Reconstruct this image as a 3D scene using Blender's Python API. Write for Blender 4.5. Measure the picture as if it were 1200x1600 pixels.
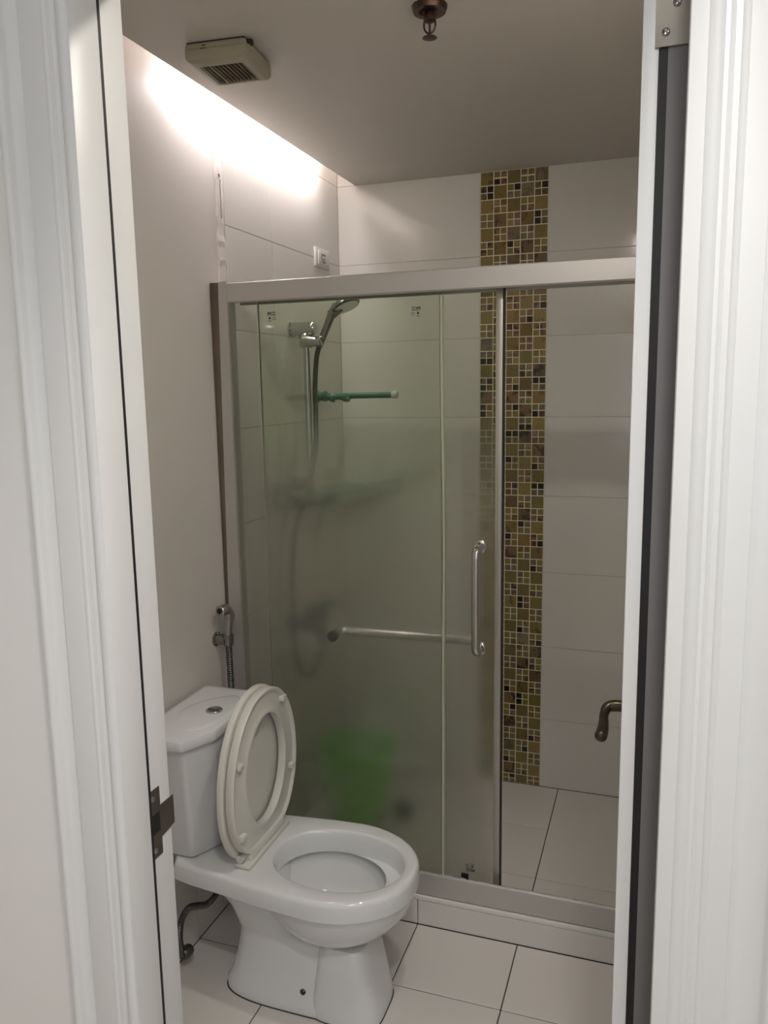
import bpy, bmesh, math, random
from mathutils import Vector, Matrix

for o in list(bpy.data.objects):
    bpy.data.objects.remove(o, do_unlink=True)
SC = bpy.context.scene
COL = SC.collection
rnd = random.Random(7)

# ------------------------------------------------------------------ camera
F_PX, YAW, PITCH, ROLL = 1240.47, 0.3337, -0.1542, -0.0163
CAM = Vector((1.2288, -1.5356, 1.5941))
fw = Vector((-math.sin(YAW) * math.cos(PITCH), math.cos(YAW) * math.cos(PITCH), math.sin(PITCH)))
rt = fw.cross(Vector((0, 0, 1))).normalized()
up = rt.cross(fw)
r2 = rt * math.cos(ROLL) + up * math.sin(ROLL)
u2 = -rt * math.sin(ROLL) + up * math.cos(ROLL)
cd = bpy.data.cameras.new('camera')
cam = bpy.data.objects.new('camera', cd)
COL.objects.link(cam)
m3 = Matrix((r2, u2, -fw)).transposed()
cam.matrix_world = Matrix.Translation(CAM) @ m3.to_4x4()
cd.sensor_fit = 'HORIZONTAL'
cd.sensor_width = 36.0
cd.lens = F_PX / 1200.0 * 36.0
cd.clip_start = 0.02
SC.camera = cam

# ------------------------------------------------------------------ light
w = bpy.data.worlds.new('world')
SC.world = w
w.use_nodes = True
w.node_tree.nodes['Background'].inputs[0].default_value = (0.75, 0.85, 1.0, 1)
w.node_tree.nodes['Background'].inputs[1].default_value = 0.6


def area(name, loc, rot, sx, sy, power, color):
    l = bpy.data.lights.new(name, 'AREA')
    l.shape = 'RECTANGLE'
    l.size = sx
    l.size_y = sy
    l.energy = power
    l.color = color
    o = bpy.data.objects.new(name, l)
    COL.objects.link(o)
    o.location = loc
    o.rotation_euler = rot
    return o


# cool fill light added at the unseen window behind the camera
area('window_fill', (1.55, -3.28, 1.55), (math.radians(90), 0, 0), 1.5, 1.3, 2, (0.93, 0.97, 1.0))
COVE_EMIT = 48.0
BATH_FILL_EMIT = 215.0
HALL_SPOT_W = 42.0
FILL_PANEL_A, FILL_PANEL_B = 7.5, 5.0
SC.view_settings.view_transform = 'Standard'
SC.view_settings.look = 'None'
SC.view_settings.gamma = 1.0
SC.view_settings.use_curve_mapping = False
SC.view_settings.exposure = 0.42

# ------------------------------------------------------------------ materials
MAT = {}


def mat(name, color, rough=0.5, metal=0.0, spec=0.5, coat=0.0, var=0.0, vscale=6.0, bump=0.0, bscale=60.0, trans=0.0):
    m = bpy.data.materials.new(name)
    m.use_nodes = True
    nt = m.node_tree
    b = nt.nodes['Principled BSDF']
    b.inputs['Roughness'].default_value = rough
    b.inputs['Metallic'].default_value = metal
    b.inputs['Specular IOR Level'].default_value = spec
    b.inputs['Coat Weight'].default_value = coat
    b.inputs['Coat Roughness'].default_value = 0.05
    b.inputs['Transmission Weight'].default_value = trans
    c = (*color, 1)
    b.inputs['Base Color'].default_value = c
    if var or bump:
        tc = nt.nodes.new('ShaderNodeTexCoord')
    if var:
        n = nt.nodes.new('ShaderNodeTexNoise')
        n.inputs['Scale'].default_value = vscale
        n.inputs['Detail'].default_value = 5
        nt.links.new(tc.outputs['Object'], n.inputs['Vector'])
        mx = nt.nodes.new('ShaderNodeMix')
        mx.data_type = 'RGBA'
        mx.inputs['A'].default_value = tuple(v * (1 - var) for v in color) + (1,)
        mx.inputs['B'].default_value = tuple(min(1, v * (1 + var)) for v in color) + (1,)
        nt.links.new(n.outputs['Fac'], mx.inputs['Factor'])
        nt.links.new(mx.outputs['Result'], b.inputs['Base Color'])
    if bump:
        n2 = nt.nodes.new('ShaderNodeTexNoise')
        n2.inputs['Scale'].default_value = bscale
        n2.inputs['Detail'].default_value = 4
        nt.links.new(tc.outputs['Object'], n2.inputs['Vector'])
        bp = nt.nodes.new('ShaderNodeBump')
        bp.inputs['Strength'].default_value = bump
        bp.inputs['Distance'].default_value = 0.004
        nt.links.new(n2.outputs['Fac'], bp.inputs['Height'])
        nt.links.new(bp.outputs['Normal'], b.inputs['Normal'])
    MAT[name] = m
    return m


mat('hall_paint', (0.87, 0.865, 0.85), 0.55, var=0.02, vscale=2, bump=0.05, bscale=90)
mat('trim_paint', (0.80, 0.81, 0.81), 0.38, var=0.02, vscale=3, bump=0.06, bscale=25)
mat("bath_paint", (0.73, 0.69, 0.645), 0.42, var=0.03, vscale=3, bump=0.08, bscale=14)
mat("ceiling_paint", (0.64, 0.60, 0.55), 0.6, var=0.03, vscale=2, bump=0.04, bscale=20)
mat('plaster', (0.78, 0.73, 0.69), 0.7, var=0.10, vscale=30, bump=0.6, bscale=55)
mat('wall_tile', (0.78, 0.755, 0.70), 0.10, spec=0.5, var=0.015, vscale=3, bump=0.02, bscale=9)
mat('floor_tile', (0.75, 0.715, 0.675), 0.30, var=0.02, vscale=4, bump=0.03, bscale=40)
mat('wall_grout', (0.52, 0.49, 0.45), 0.8, var=0.1, vscale=30)
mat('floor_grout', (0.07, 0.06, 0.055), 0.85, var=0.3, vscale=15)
mat('mosaic_grout', (0.92, 0.82, 0.58), 0.8, var=0.08, vscale=40)
mat('aluminium', (0.58, 0.555, 0.53), 0.42, metal=0.55, var=0.03, vscale=8, bump=0.03, bscale=30)
mat('profile_aluminium', (0.44, 0.41, 0.36), 0.42, metal=0.55, var=0.03, vscale=8)
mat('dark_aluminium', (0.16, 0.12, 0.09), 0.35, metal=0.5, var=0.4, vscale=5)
mat('chrome', (0.62, 0.62, 0.60), 0.14, metal=1.0)
mat('mid_chrome', (0.46, 0.45, 0.43), 0.16, metal=1.0)
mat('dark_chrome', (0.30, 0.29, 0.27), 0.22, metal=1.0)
mat('hose_metal', (0.33, 0.33, 0.32), 0.28, metal=0.9)
mat('dark_hose', (0.13, 0.125, 0.12), 0.32, metal=0.8)
mat('bronze', (0.085, 0.072, 0.050), 0.35, metal=0.85, var=0.2, vscale=20)
mat('brass_dark', (0.11, 0.07, 0.055), 0.3, metal=0.85, var=0.2, vscale=30)
mat('strike_steel', (0.16, 0.14, 0.115), 0.42, metal=0.75, var=0.25, vscale=25)
mat('hinge_steel', (0.42, 0.39, 0.34), 0.42, metal=0.8, var=0.1, vscale=20)
mat('black_rubber_and_shade', (0.012, 0.012, 0.014), 0.6)
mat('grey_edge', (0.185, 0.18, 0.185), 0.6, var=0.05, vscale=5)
mat('ceramic', (0.80, 0.81, 0.81), 0.07, spec=0.5, coat=0.4)
mat('tank_ceramic', (0.78, 0.79, 0.80), 0.09, spec=0.5, coat=0.4)
mat('seat_plastic', (0.73, 0.72, 0.66), 0.28, var=0.02, vscale=6)
mat('fan_plastic', (0.38, 0.35, 0.27), 0.5, var=0.06, vscale=8)
mat('fan_dark', (0.035, 0.026, 0.018), 0.8)
mat('dust_slat', (0.22, 0.18, 0.13), 0.8, var=0.2, vscale=30)
mat('white_plastic', (0.80, 0.78, 0.74), 0.35)
mat('socket_dark', (0.22, 0.20, 0.18), 0.5)
mat('green_plastic', (0.20, 0.80, 0.02), 0.35, var=0.05, vscale=5)
mat('teal_plastic', (0.085, 0.20, 0.13), 0.4, var=0.1, vscale=20)
mat('slate_plastic', (0.03, 0.034, 0.05), 0.4, var=0.2, vscale=20)
mat('caddy_plastic', (0.48, 0.56, 0.44), 0.3, var=0.05, vscale=9)
mat('ink', (0.015, 0.015, 0.012), 0.6)
mat('pane_edge_glint', (0.80, 0.82, 0.76), 0.3)
mat('seal_strip', (0.50, 0.52, 0.38), 0.25, spec=0.5, var=0.05, vscale=4)
mat('glass_edge', (0.12, 0.17, 0.10), 0.15, spec=0.6)
mat('water', (0.75, 0.80, 0.80), 0.02, trans=0.9)
mat('wood_floor', (0.42, 0.33, 0.24), 0.4, var=0.2, vscale=8)


def emit(name, color, strength):
    m = bpy.data.materials.new(name)
    m.use_nodes = True
    nt = m.node_tree
    nt.nodes.clear()
    e = nt.nodes.new('ShaderNodeEmission')
    e.inputs[0].default_value = (*color, 1)
    e.inputs[1].default_value = strength
    o = nt.nodes.new('ShaderNodeOutputMaterial')
    nt.links.new(e.outputs[0], o.inputs[0])
    MAT[name] = m


emit('led_tube', (1.0, 0.91, 0.93), COVE_EMIT)
emit('downlight_lens', (1.0, 0.96, 0.90), 6.0)
emit('fill_panel_a', (1.0, 0.985, 0.97), FILL_PANEL_A)
emit('fill_panel_b', (1.0, 0.985, 0.97), FILL_PANEL_B)
emit('bath_fill_lens', (1.0, 0.94, 0.85), BATH_FILL_EMIT)


def glass_mat(name, z_clear, z_frost, rough, fmax):
    """tempered glass printed with a frost that is absent at the top and closes lower down"""
    m = bpy.data.materials.new(name)
    m.use_nodes = True
    nt = m.node_tree
    L = nt.links.new
    b = nt.nodes['Principled BSDF']
    b.inputs['Transmission Weight'].default_value = 1.0
    b.inputs['IOR'].default_value = 1.45
    b.inputs['Roughness'].default_value = rough
    b.inputs['Base Color'].default_value = (0.978, 0.992, 0.945, 1)
    g = nt.nodes.new('ShaderNodeNewGeometry')
    s = nt.nodes.new('ShaderNodeSeparateXYZ')
    L(g.outputs['Position'], s.inputs[0])
    mr = nt.nodes.new('ShaderNodeMapRange')
    mr.interpolation_type = 'SMOOTHSTEP'
    mr.inputs['From Min'].default_value = z_clear
    mr.inputs['From Max'].default_value = z_frost
    mr.inputs['To Min'].default_value = 0.0
    mr.inputs['To Max'].default_value = fmax
    L(s.outputs['Z'], mr.inputs['Value'])
    # clear part: thin glass
    t = nt.nodes.new('ShaderNodeBsdfTransparent')
    t.inputs['Color'].default_value = (0.960, 0.985, 0.945, 1)
    gl = nt.nodes.new('ShaderNodeBsdfGlossy')
    gl.inputs['Roughness'].default_value = 0.02
    fr = nt.nodes.new('ShaderNodeFresnel')
    fr.inputs['IOR'].default_value = 1.25
    mc = nt.nodes.new('ShaderNodeMixShader')
    L(fr.outputs[0], mc.inputs[0])
    L(t.outputs[0], mc.inputs[1])
    L(gl.outputs[0], mc.inputs[2])
    # frosted part: rough refraction with a little milky scatter
    tr = nt.nodes.new('ShaderNodeBsdfTranslucent')
    tr.inputs['Color'].default_value = (0.84, 0.87, 0.78, 1)
    mm = nt.nodes.new('ShaderNodeMixShader')
    mm.inputs[0].default_value = 0.065
    L(b.outputs[0], mm.inputs[1])
    L(tr.outputs[0], mm.inputs[2])
    m2 = nt.nodes.new('ShaderNodeMixShader')
    L(mr.outputs[0], m2.inputs[0])
    L(mc.outputs[0], m2.inputs[1])
    L(mm.outputs[0], m2.inputs[2])
    L(m2.outputs[0], nt.nodes['Material Output'].inputs['Surface'])
    MAT[name] = m


glass_mat('frost_glass', 1.58, 1.06, 0.165, 0.94)
glass_mat('light_frost_glass', 1.56, 1.06, 0.11, 0.90)


def mosaic_mat(name, base, vein, veinamt):
    m = bpy.data.materials.new(name)
    m.use_nodes = True
    nt = m.node_tree
    b = nt.nodes['Principled BSDF']
    b.inputs['Roughness'].default_value = 0.16
    b.inputs['Coat Weight'].default_value = 0.3
    oi = nt.nodes.new('ShaderNodeObjectInfo')
    g = nt.nodes.new('ShaderNodeNewGeometry')
    add = nt.nodes.new('ShaderNodeVectorMath')
    add.operation = 'ADD'
    sc = nt.nodes.new('ShaderNodeVectorMath')
    sc.operation = 'SCALE'
    sc.inputs['Scale'].default_value = 9.0
    comb = nt.nodes.new('ShaderNodeCombineXYZ')
    for i in range(3):
        nt.links.new(oi.outputs['Random'], comb.inputs[i])
    nt.links.new(comb.outputs[0], sc.inputs[0])
    nt.links.new(g.outputs['Position'], add.inputs[0])
    nt.links.new(sc.outputs[0], add.inputs[1])
    n = nt.nodes.new('ShaderNodeTexNoise')
    n.inputs['Scale'].default_value = 22
    n.inputs['Detail'].default_value = 3
    n.inputs['Distortion'].default_value = 1.5
    nt.links.new(add.outputs[0], n.inputs['Vector'])
    cr = nt.nodes.new('ShaderNodeValToRGB')
    cr.color_ramp.elements[0].position = veinamt
    cr.color_ramp.elements[0].color = (*vein, 1)
    cr.color_ramp.elements[1].position = veinamt + 0.10
    cr.color_ramp.elements[1].color = (*base, 1)
    nt.links.new(n.outputs['Fac'], cr.inputs[0])
    mul = nt.nodes.new('ShaderNodeMix')
    mul.data_type = 'RGBA'
    mul.blend_type = 'MULTIPLY'
    mul.inputs['Factor'].default_value = 1.0
    mr = nt.nodes.new('ShaderNodeMapRange')
    mr.inputs['To Min'].default_value = 0.75
    mr.inputs['To Max'].default_value = 1.2
    nt.links.new(oi.outputs['Random'], mr.inputs['Value'])
    nt.links.new(cr.outputs['Color'], mul.inputs['A'])
    nt.links.new(mr.outputs[0], mul.inputs['B'])
    nt.links.new(mul.outputs['Result'], b.inputs['Base Color'])
    MAT[name] = m


mosaic_mat('chip_olive', (0.245, 0.185, 0.060), (0.12, 0.08, 0.03), 0.30)
mosaic_mat('chip_gold', (0.26, 0.175, 0.060), (0.16, 0.09, 0.03), 0.34)
mosaic_mat('chip_brown', (0.20, 0.125, 0.060), (0.06, 0.035, 0.02), 0.40)
mosaic_mat('chip_stone', (0.23, 0.175, 0.095), (0.15, 0.12, 0.07), 0.42)
mosaic_mat('chip_dark', (0.025, 0.012, 0.008), (0.012, 0.008, 0.006), 0.3)

# ------------------------------------------------------------------ mesh helpers


def b_box(bm, x0, x1, y0, y1, z0, z1, bev=0.0, seg=2):
    ps = [(x0, y0, z0), (x1, y0, z0), (x1, y1, z0), (x0, y1, z0), (x0, y0, z1), (x1, y0, z1), (x1, y1, z1), (x0, y1, z1)]
    v = [bm.verts.new(p) for p in ps]
    fs = [bm.faces.new([v[i] for i in f]) for f in [(3, 2, 1, 0), (4, 5, 6, 7), (0, 1, 5, 4), (1, 2, 6, 5), (2, 3, 7, 6), (3, 0, 4, 7)]]
    if bev > 0:
        es = list({e for f in fs for e in f.edges})
        bmesh.ops.bevel(bm, geom=es, offset=bev, segments=seg, affect='EDGES', profile=0.5, clamp_overlap=True)
    return bm


def box(*a, **k):
    return b_box(bmesh.new(), *a, **k)


def loft(bm, rings, cap0=True, cap1=True, closed=True):
    R = [[bm.verts.new(p) for p in r] for r in rings]
    n = len(R[0])
    for a, b in zip(R[:-1], R[1:]):
        for i in range(n if closed else n - 1):
            j = (i + 1) % n
            bm.faces.new((a[i], a[j], b[j], b[i]))
    if cap0:
        bm.faces.new(list(reversed(R[0])))
    if cap1:
        bm.faces.new(R[-1])
    return R


def frame(d):
    d = d.normalized()
    a = Vector((0, 0, 1)) if abs(d.z) < 0.9 else Vector((1, 0, 0))
    u = d.cross(a).normalized()
    return u, d.cross(u).normalized()


def tube(bm, pts, r, seg=12, ribs=None):
    """round tube along a polyline; r is a number or one radius per point"""
    pts = [Vector(p) for p in pts]
    rs = r if isinstance(r, (list, tuple)) else [r] * len(pts)
    rings = []
    u = None
    for i, p in enumerate(pts):
        d = (pts[min(i + 1, len(pts) - 1)] - pts[max(i - 1, 0)]).normalized()
        if u is None:
            u, v = frame(d)
        else:
            u = (u - d * u.dot(d)).normalized()
            v = d.cross(u).normalized()
        rings.append([p + (u * math.cos(2 * math.pi * k / seg) + v * math.sin(2 * math.pi * k / seg)) * rs[i] for k in range(seg)])
    loft(bm, rings)
    return bm


def spline(pts, n=10):
    """Catmull-Rom through the points"""
    P = [Vector(p) for p in pts]
    P = [P[0] * 2 - P[1]] + P + [P[-1] * 2 - P[-2]]
    out = []
    for i in range(1, len(P) - 2):
        for k in range(n):
            t = k / n
            a, b, c, d = P[i - 1], P[i], P[i + 1], P[i + 2]
            out.append(0.5 * ((2 * b) + (c - a) * t + (2 * a - 5 * b + 4 * c - d) * t * t + (3 * b - a - 3 * c + d) * t ** 3))
    out.append(P[-2])
    return out


def resample(pts, step):
    P = [Vector(p) for p in pts]
    out = [P[0]]
    acc = 0
    for a, b in zip(P[:-1], P[1:]):
        L = (b - a).length
        t = step - acc
        while t <= L:
            out.append(a + (b - a) * (t / L))
            t += step
        acc = L - (t - step)
    return out


def ribbed(bm, pts, r, pitch=0.004, seg=10):
    P = resample(pts, pitch)
    tube(bm, P, [r if i % 2 else r * 0.82 for i in range(len(P))], seg)
    return bm


def lathe(bm, prof, origin, axis=(0, 0, 1), seg=24, caps=True):
    """prof: (radius, height) along the axis from the origin"""
    ax = Vector(axis).normalized()
    u, v = frame(ax)
    o = Vector(origin)
    rings = [[o + ax * h + (u * math.cos(2 * math.pi * k / seg) + v * math.sin(2 * math.pi * k / seg)) * max(r, 1e-5) for k in range(seg)] for r, h in prof]
    loft(bm, rings, cap0=caps, cap1=caps)
    return bm


def roundpoly(pts, r, seg=4):
    """2-D polygon with rounded corners, same count for same number of corners"""
    n = len(pts)
    out = []
    for i in range(n):
        p = Vector(pts[i])
        a = Vector(pts[i - 1]) - p
        b = Vector(pts[(i + 1) % n]) - p
        rr = min(r, a.length * 0.45, b.length * 0.45)
        s = p + a.normalized() * rr
        e = p + b.normalized() * rr
        for k in range(seg + 1):
            t = k / seg
            out.append(tuple((1 - t) ** 2 * s + 2 * t * (1 - t) * p + t * t * e))
    return out


def obj(name, bm, m, parent=None, smooth=True, origin=None, angle=40):
    bmesh.ops.recalc_face_normals(bm, faces=bm.faces)
    me = bpy.data.meshes.new(name)
    bm.to_mesh(me)
    bm.free()
    me.materials.append(MAT[m])
    if smooth:
        me.polygons.foreach_set('use_smooth', [True] * len(me.polygons))
        me.set_sharp_from_angle(angle=math.radians(angle))
    o = bpy.data.objects.new(name, me)
    COL.objects.link(o)
    if parent is not None:
        o.parent = parent
        me.transform(Matrix.Translation(-wloc(parent)))
    else:
        if origin is None:
            xs = [v.co for v in me.vertices]
            origin = Vector(((min(c.x for c in xs) + max(c.x for c in xs)) / 2, (min(c.y for c in xs) + max(c.y for c in xs)) / 2, min(c.z for c in xs)))
        origin = Vector(origin)
        me.transform(Matrix.Translation(-origin))
        o.location = origin
    return o


def wloc(o):
    p = Vector(o.location)
    while o.parent:
        o = o.parent
        p += Vector(o.location)
    return p


def thing(name, label, cat, loc, group=None):
    o = bpy.data.objects.new(name, None)
    COL.objects.link(o)
    o.empty_display_size = 0.05
    o.location = loc
    o['label'] = label
    o['category'] = cat
    if group:
        o['group'] = group
    return o


def tag(o, label, cat, group=None):
    o['label'] = label
    o['category'] = cat
    if group:
        o['group'] = group
    return o


def struct(name, bm, m, label=None, **k):
    o = obj(name, bm, m, None, **k)
    o['kind'] = 'structure'
    if label:
        o['label'] = label
    return o


TILE_MESH = {}


def tile(name, x0, x1, y0, y1, z0, z1, m, parent, bev=0.0012):
    """one tile as a part; alike tiles share mesh data"""
    key = (name, m, round(x1 - x0, 4), round(y1 - y0, 4), round(z1 - z0, 4))
    c = Vector(((x0 + x1) / 2, (y0 + y1) / 2, (z0 + z1) / 2))
    if key not in TILE_MESH:
        bm = box(x0 - c.x, x1 - c.x, y0 - c.y, y1 - c.y, z0 - c.z, z1 - c.z, bev=bev, seg=1)
        bmesh.ops.recalc_face_normals(bm, faces=bm.faces)
        me = bpy.data.meshes.new(name)
        bm.to_mesh(me)
        bm.free()
        me.materials.append(MAT[m])
        TILE_MESH[key] = me
    o = bpy.data.objects.new(name, TILE_MESH[key])
    COL.objects.link(o)
    o.parent = parent
    o.location = c - wloc(parent)
    return o


# ------------------------------------------------------------------ dimensions
YB = 1.511          # shower back wall
XR = 1.305          # right wall
H = 2.377           # dropped ceiling
Z0 = 0.278          # first wall tile joint
XM0, XM1 = 0.572, 0.822   # mosaic strip
GAP = 0.0764        # light cove between ceiling edge and left wall
YF = -0.60          # bathroom face of the front wall
YH = -0.70          # hall face of the front wall
YC = 0.5435         # curb front
ZS = -0.010         # shower floor
J = 0.0016          # half joint

# ------------------------------------------------------------------ floors
fl = struct('floor', box(-0.12, XR + 0.1, YH - 0.0, YC + 0.02, -0.12, -0.0025), 'floor_grout', 'white square floor tiles with thin dark joints')
xs = [-0.006, 0.294, 0.594, 0.894, 1.194, XR]
ys = [YF, -0.312, -0.012, 0.288, YC]
for i in range(len(xs) - 1):
    for j in range(len(ys) - 1):
        tile('floor_tile', max(xs[i], 0) + J, xs[i + 1] - J, ys[j] + J, ys[j + 1] - J, -0.008, 0, 'floor_tile', fl)
sf = struct('floor_shower', box(-0.12, XR + 0.1, YC + 0.02, YB + 0.1, -0.14, ZS - 0.0025), 'floor_grout', 'white tiled shower floor behind the curb')
sf['kind'] = 'structure'
xa = [0.0, 0.296, 0.896]
for a, b in ((1.2, YB), (0.8925, 1.2), (0.66, 0.8925)):
    tile('floor_tile', J, 0.296 - J, a + J, b - J, ZS - 0.008, ZS, 'floor_tile', sf)
    tile('floor_tile', 0.296 + J, 0.896 - J, a + J, b - J, ZS - 0.008, ZS, 'floor_tile', sf)
for a, b in ((0.8925, YB), (0.66, 0.8925)):
    tile('floor_tile', 0.896 + J, XR - J, a + J, b - J, ZS - 0.008, ZS, 'floor_tile', sf)

# ------------------------------------------------------------------ walls of the bathroom
wl = struct('wall_left', box(-0.14, -0.006, YF, YB + 0.1, -0.12, 2.62), 'bath_paint', 'off-white painted bathroom wall, tiled inside the shower', smooth=False)
obj('grout', box(-0.0065, -0.0012, 0.622, YB, ZS, 2.6), 'wall_grout', wl, smooth=False)
rows = [ZS] + [Z0 + 0.3 * k for k in range(8)] + [2.6]
for a, b in zip(rows[:-1], rows[1:]):
    tile('wall_tile', -0.006, 0, 0.622, 0.924 - J * .55, a + J * .55, b - J * .55, 'wall_tile', wl)
    tile('wall_tile', -0.006, 0, 0.924 + J * .55, YB - J * .5, a + J * .55, b - J * .55, 'wall_tile', wl)
for a, b in ((-0.6, -0.312), (-0.312, -0.012), (-0.012, 0.288), (0.288, YC)):
    tile('skirting_tile', -0.006, 0.0, a + J, b - J, 0.0, 0.30, 'floor_tile', wl)
# rough plaster strip where paint meets tile
bm = bmesh.new()
ringsA = []
n = 40
for i in range(n + 1):
    z = 1.905 + (2.6 - 1.905) * i / n
    a = 0.583 + rnd.uniform(-0.004, 0.004)
    b = 0.6215
    t = 0.0055 + rnd.uniform(-0.001, 0.0015)
    ringsA.append([(-0.007, a, z), (-0.006 + t * .6, a + 0.003, z), (-0.006 + t, (a + b) / 2 + rnd.uniform(-.004, .004), z), (-0.006 + t, b - 0.002, z), (-0.007, b, z)])
loft(bm, ringsA)
obj('plaster_strip', bm, 'plaster', wl, smooth=False)
bm = bmesh.new()
tube(bm, [(0.0005, 0.597, 2.215), (0.001, 0.602, 2.207)], 0.0022, 6)
tube(bm, [(0.0006, 0.604 + rnd.uniform(-.002, .002), 2.20 - 0.012 * k) for k in range(10)], 0.0011, 5)
obj('crack', bm, 'socket_dark', wl)

wb = struct('wall_back', box(-0.14, XR + 0.1, YB + 0.006, YB + 0.12, -0.14, 2.62), 'wall_grout', 'glossy white tiled shower wall with a vertical mosaic strip', smooth=False)
obj('grout', box(-0.006, XR, YB + 0.0012, YB + 0.0065, ZS, 2.6), 'wall_grout', wb, smooth=False)
for a, b in zip(rows[:-1], rows[1:]):
    tile('wall_tile', 0.0006, XM0 - 0.001, YB, YB + 0.006, a + J * .55, b - J * .55, 'wall_tile', wb)
    tile('wall_tile', XM1 + 0.001, XR - 0.0006, YB, YB + 0.006, a + J * .55, b - J * .55, 'wall_tile', wb)
# mosaic strip: large stone chips alternating with groups of four small ones
obj('mosaic_grout', box(XM0, XM1, YB + 0.0006, YB + 0.003, ZS, H + 0.0), 'mosaic_grout', wb, smooth=False)
NR = 48
small = []
for r in range(NR):
    z1 = Z0 + 2.1 - 0.05 * r
    z0 = max(z1 - 0.05, ZS)
    if z1 - z0 < 0.02:
        continue
    for c in range(5):
        x0 = XM0 + 0.05 * c
        if (r + c) % 2 == 0:
            k = rnd.random()
            m = 'chip_olive' if k < .5 else 'chip_gold' if k < .72 else 'chip_brown' if k < .92 else 'chip_stone'
            g = 0.0019
            zz1 = min(z1, H)
            tile('mosaic_tile', x0 + g, x0 + 0.05 - g, YB - 0.0008, YB + 0.003, z0 + g, z1 - g if r else H - .002, m, wb, bev=0.0006)
        else:
            for dx in (0, 1):
                for dz in (0, 1):
                    k = rnd.random()
                    m = 'chip_dark' if k < .11 else 'chip_stone' if k < .42 else 'chip_brown' if k < .68 else 'chip_olive'
                    h2 = (z1 - z0) / 2
                    small.append((x0 + dx * 0.025, z0 + dz * h2, h2, m, c, r, dx))
# the ones that show largest become parts, the rest one piece of stuff
def vis(s):
    x, z, h2, m, c, r, dx = s
    hidden = 1.76 < z < 1.86
    behind = c < 2 and z < 1.80
    return (0 if (hidden or behind) else 1, z)
small.sort(key=vis, reverse=True)
NL = 178
for x, z, h2, m, c, r, dx in small[:NL]:
    g = 0.0017
    tile('mosaic_chip', x + g, x + 0.025 - g, YB - 0.0008, YB + 0.003, z + g, z + h2 - g - (0.002 if r == 0 else 0), m, wb, bev=0.0005)
for mm in ('chip_dark', 'chip_stone', 'chip_brown', 'chip_olive'):
    pass
bm = bmesh.new()
order = ['chip_dark', 'chip_stone', 'chip_brown', 'chip_olive']
fm = []
for x, z, h2, m, c, r, dx in small[NL:]:
    g = 0.0017
    n0 = len(bm.faces)
    b_box(bm, x + g, x + 0.025 - g, YB - 0.0008, YB + 0.003, z + g, z + h2 - g)
    bm.faces.ensure_lookup_table()
    for f in bm.faces[n0:]:
        f.material_index = order.index(m)
o = obj('small_mosaic_chips', bm, 'chip_dark', wb, smooth=False)
for m in order[1:]:
    o.data.materials.append(MAT[m])
o['kind'] = 'stuff'

wr = struct('wall_right', box(XR, XR + 0.12, YF, YB + 0.1, -0.14, 2.62), 'bath_paint', 'bathroom wall behind the open door', smooth=False)
obj('grout', box(XR - 0.001, XR + 0.001, 0.66, YB, ZS, H), 'wall_grout', wr, smooth=False)
for a, b in zip(rows[:-2], rows[1:-1]):
    for c, d in ((0.66, 0.911), (0.911, YB - 0.001)):
        tile('wall_tile', XR - 0.005, XR, c + J, d - J, a + J * .55, min(b, H) - J * .55, 'wall_tile', wr)

# ceiling with the light cove along the left wall
ce = struct('ceiling', box(GAP, XR, YF, YB, H, H + 0.012), 'ceiling_paint', 'plain dropped ceiling with a light gap along the left wall', smooth=False)
struct('ceiling_upper', box(-0.14, XR + 0.1, YF, YB + 0.1, 2.60, 2.70), 'ceiling_paint', 'slab above the dropped ceiling', smooth=False)
struct('trim_5', box(0.30, 0.315, YF, YB, H + 0.012, 2.60), 'ceiling_paint', 'upright board closing the light cove', smooth=False)

# ------------------------------------------------------------------ front wall with the door opening, hall side
XJ0, XJ1 = 0.50, 1.315
ZD = 2.09
bm = bmesh.new()
b_box(bm, -1.3, XJ0, YH, YF, -0.12, 2.70)
b_box(bm, XJ1, 2.7, YH, YF, -0.12, 2.70)
b_box(bm, XJ0, XJ1, YH, YF, ZD + 0.04, 2.70)
wf = struct('wall_front', bm, 'hall_paint', 'plain white wall around the doorway', smooth=False)
# hall shell behind the photographer
struct('floor_hall', box(-1.3, 2.7, -3.4, YH, -0.12, 0.0), 'wood_floor', 'floor of the room outside the door', smooth=False)
struct('ceiling_hall', box(-1.3, 2.7, -3.4, YH, 2.62, 2.72), 'hall_paint', 'ceiling of the room outside the door', smooth=False)
struct('wall_hall_left', box(-1.4, -1.3, -3.4, YH, -0.12, 2.72), 'hall_paint', 'side wall of the room outside the door', smooth=False)
struct('wall_hall_right', box(2.7, 2.8, -3.4, YH, -0.12, 2.72), 'hall_paint', 'other side wall of the room outside the door', smooth=False)
bm = bmesh.new()
b_box(bm, -1.3, 0.8, -3.5, -3.4, -0.12, 2.72)
b_box(bm, 2.3, 2.7, -3.5, -3.4, -0.12, 2.72)
b_box(bm, 0.8, 2.3, -3.5, -3.4, -0.12, 0.9)
b_box(bm, 0.8, 2.3, -3.5, -3.4, 2.2, 2.72)
struct('wall_hall_back', bm, 'hall_paint', 'wall with an unseen window behind the photographer', smooth=False)
bm = bmesh.new()
for a, b, c, d in ((0.8, 0.85, 0.9, 2.2), (2.25, 2.3, 0.9, 2.2), (0.85, 2.25, 0.9, 0.95), (0.85, 2.25, 2.15, 2.2), (1.53, 1.57, 0.95, 2.15)):
    b_box(bm, a, b, -3.47, -3.42, c, d)
struct('window_1', bm, 'trim_paint', 'unseen white window frame behind the photographer', smooth=False)

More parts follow.
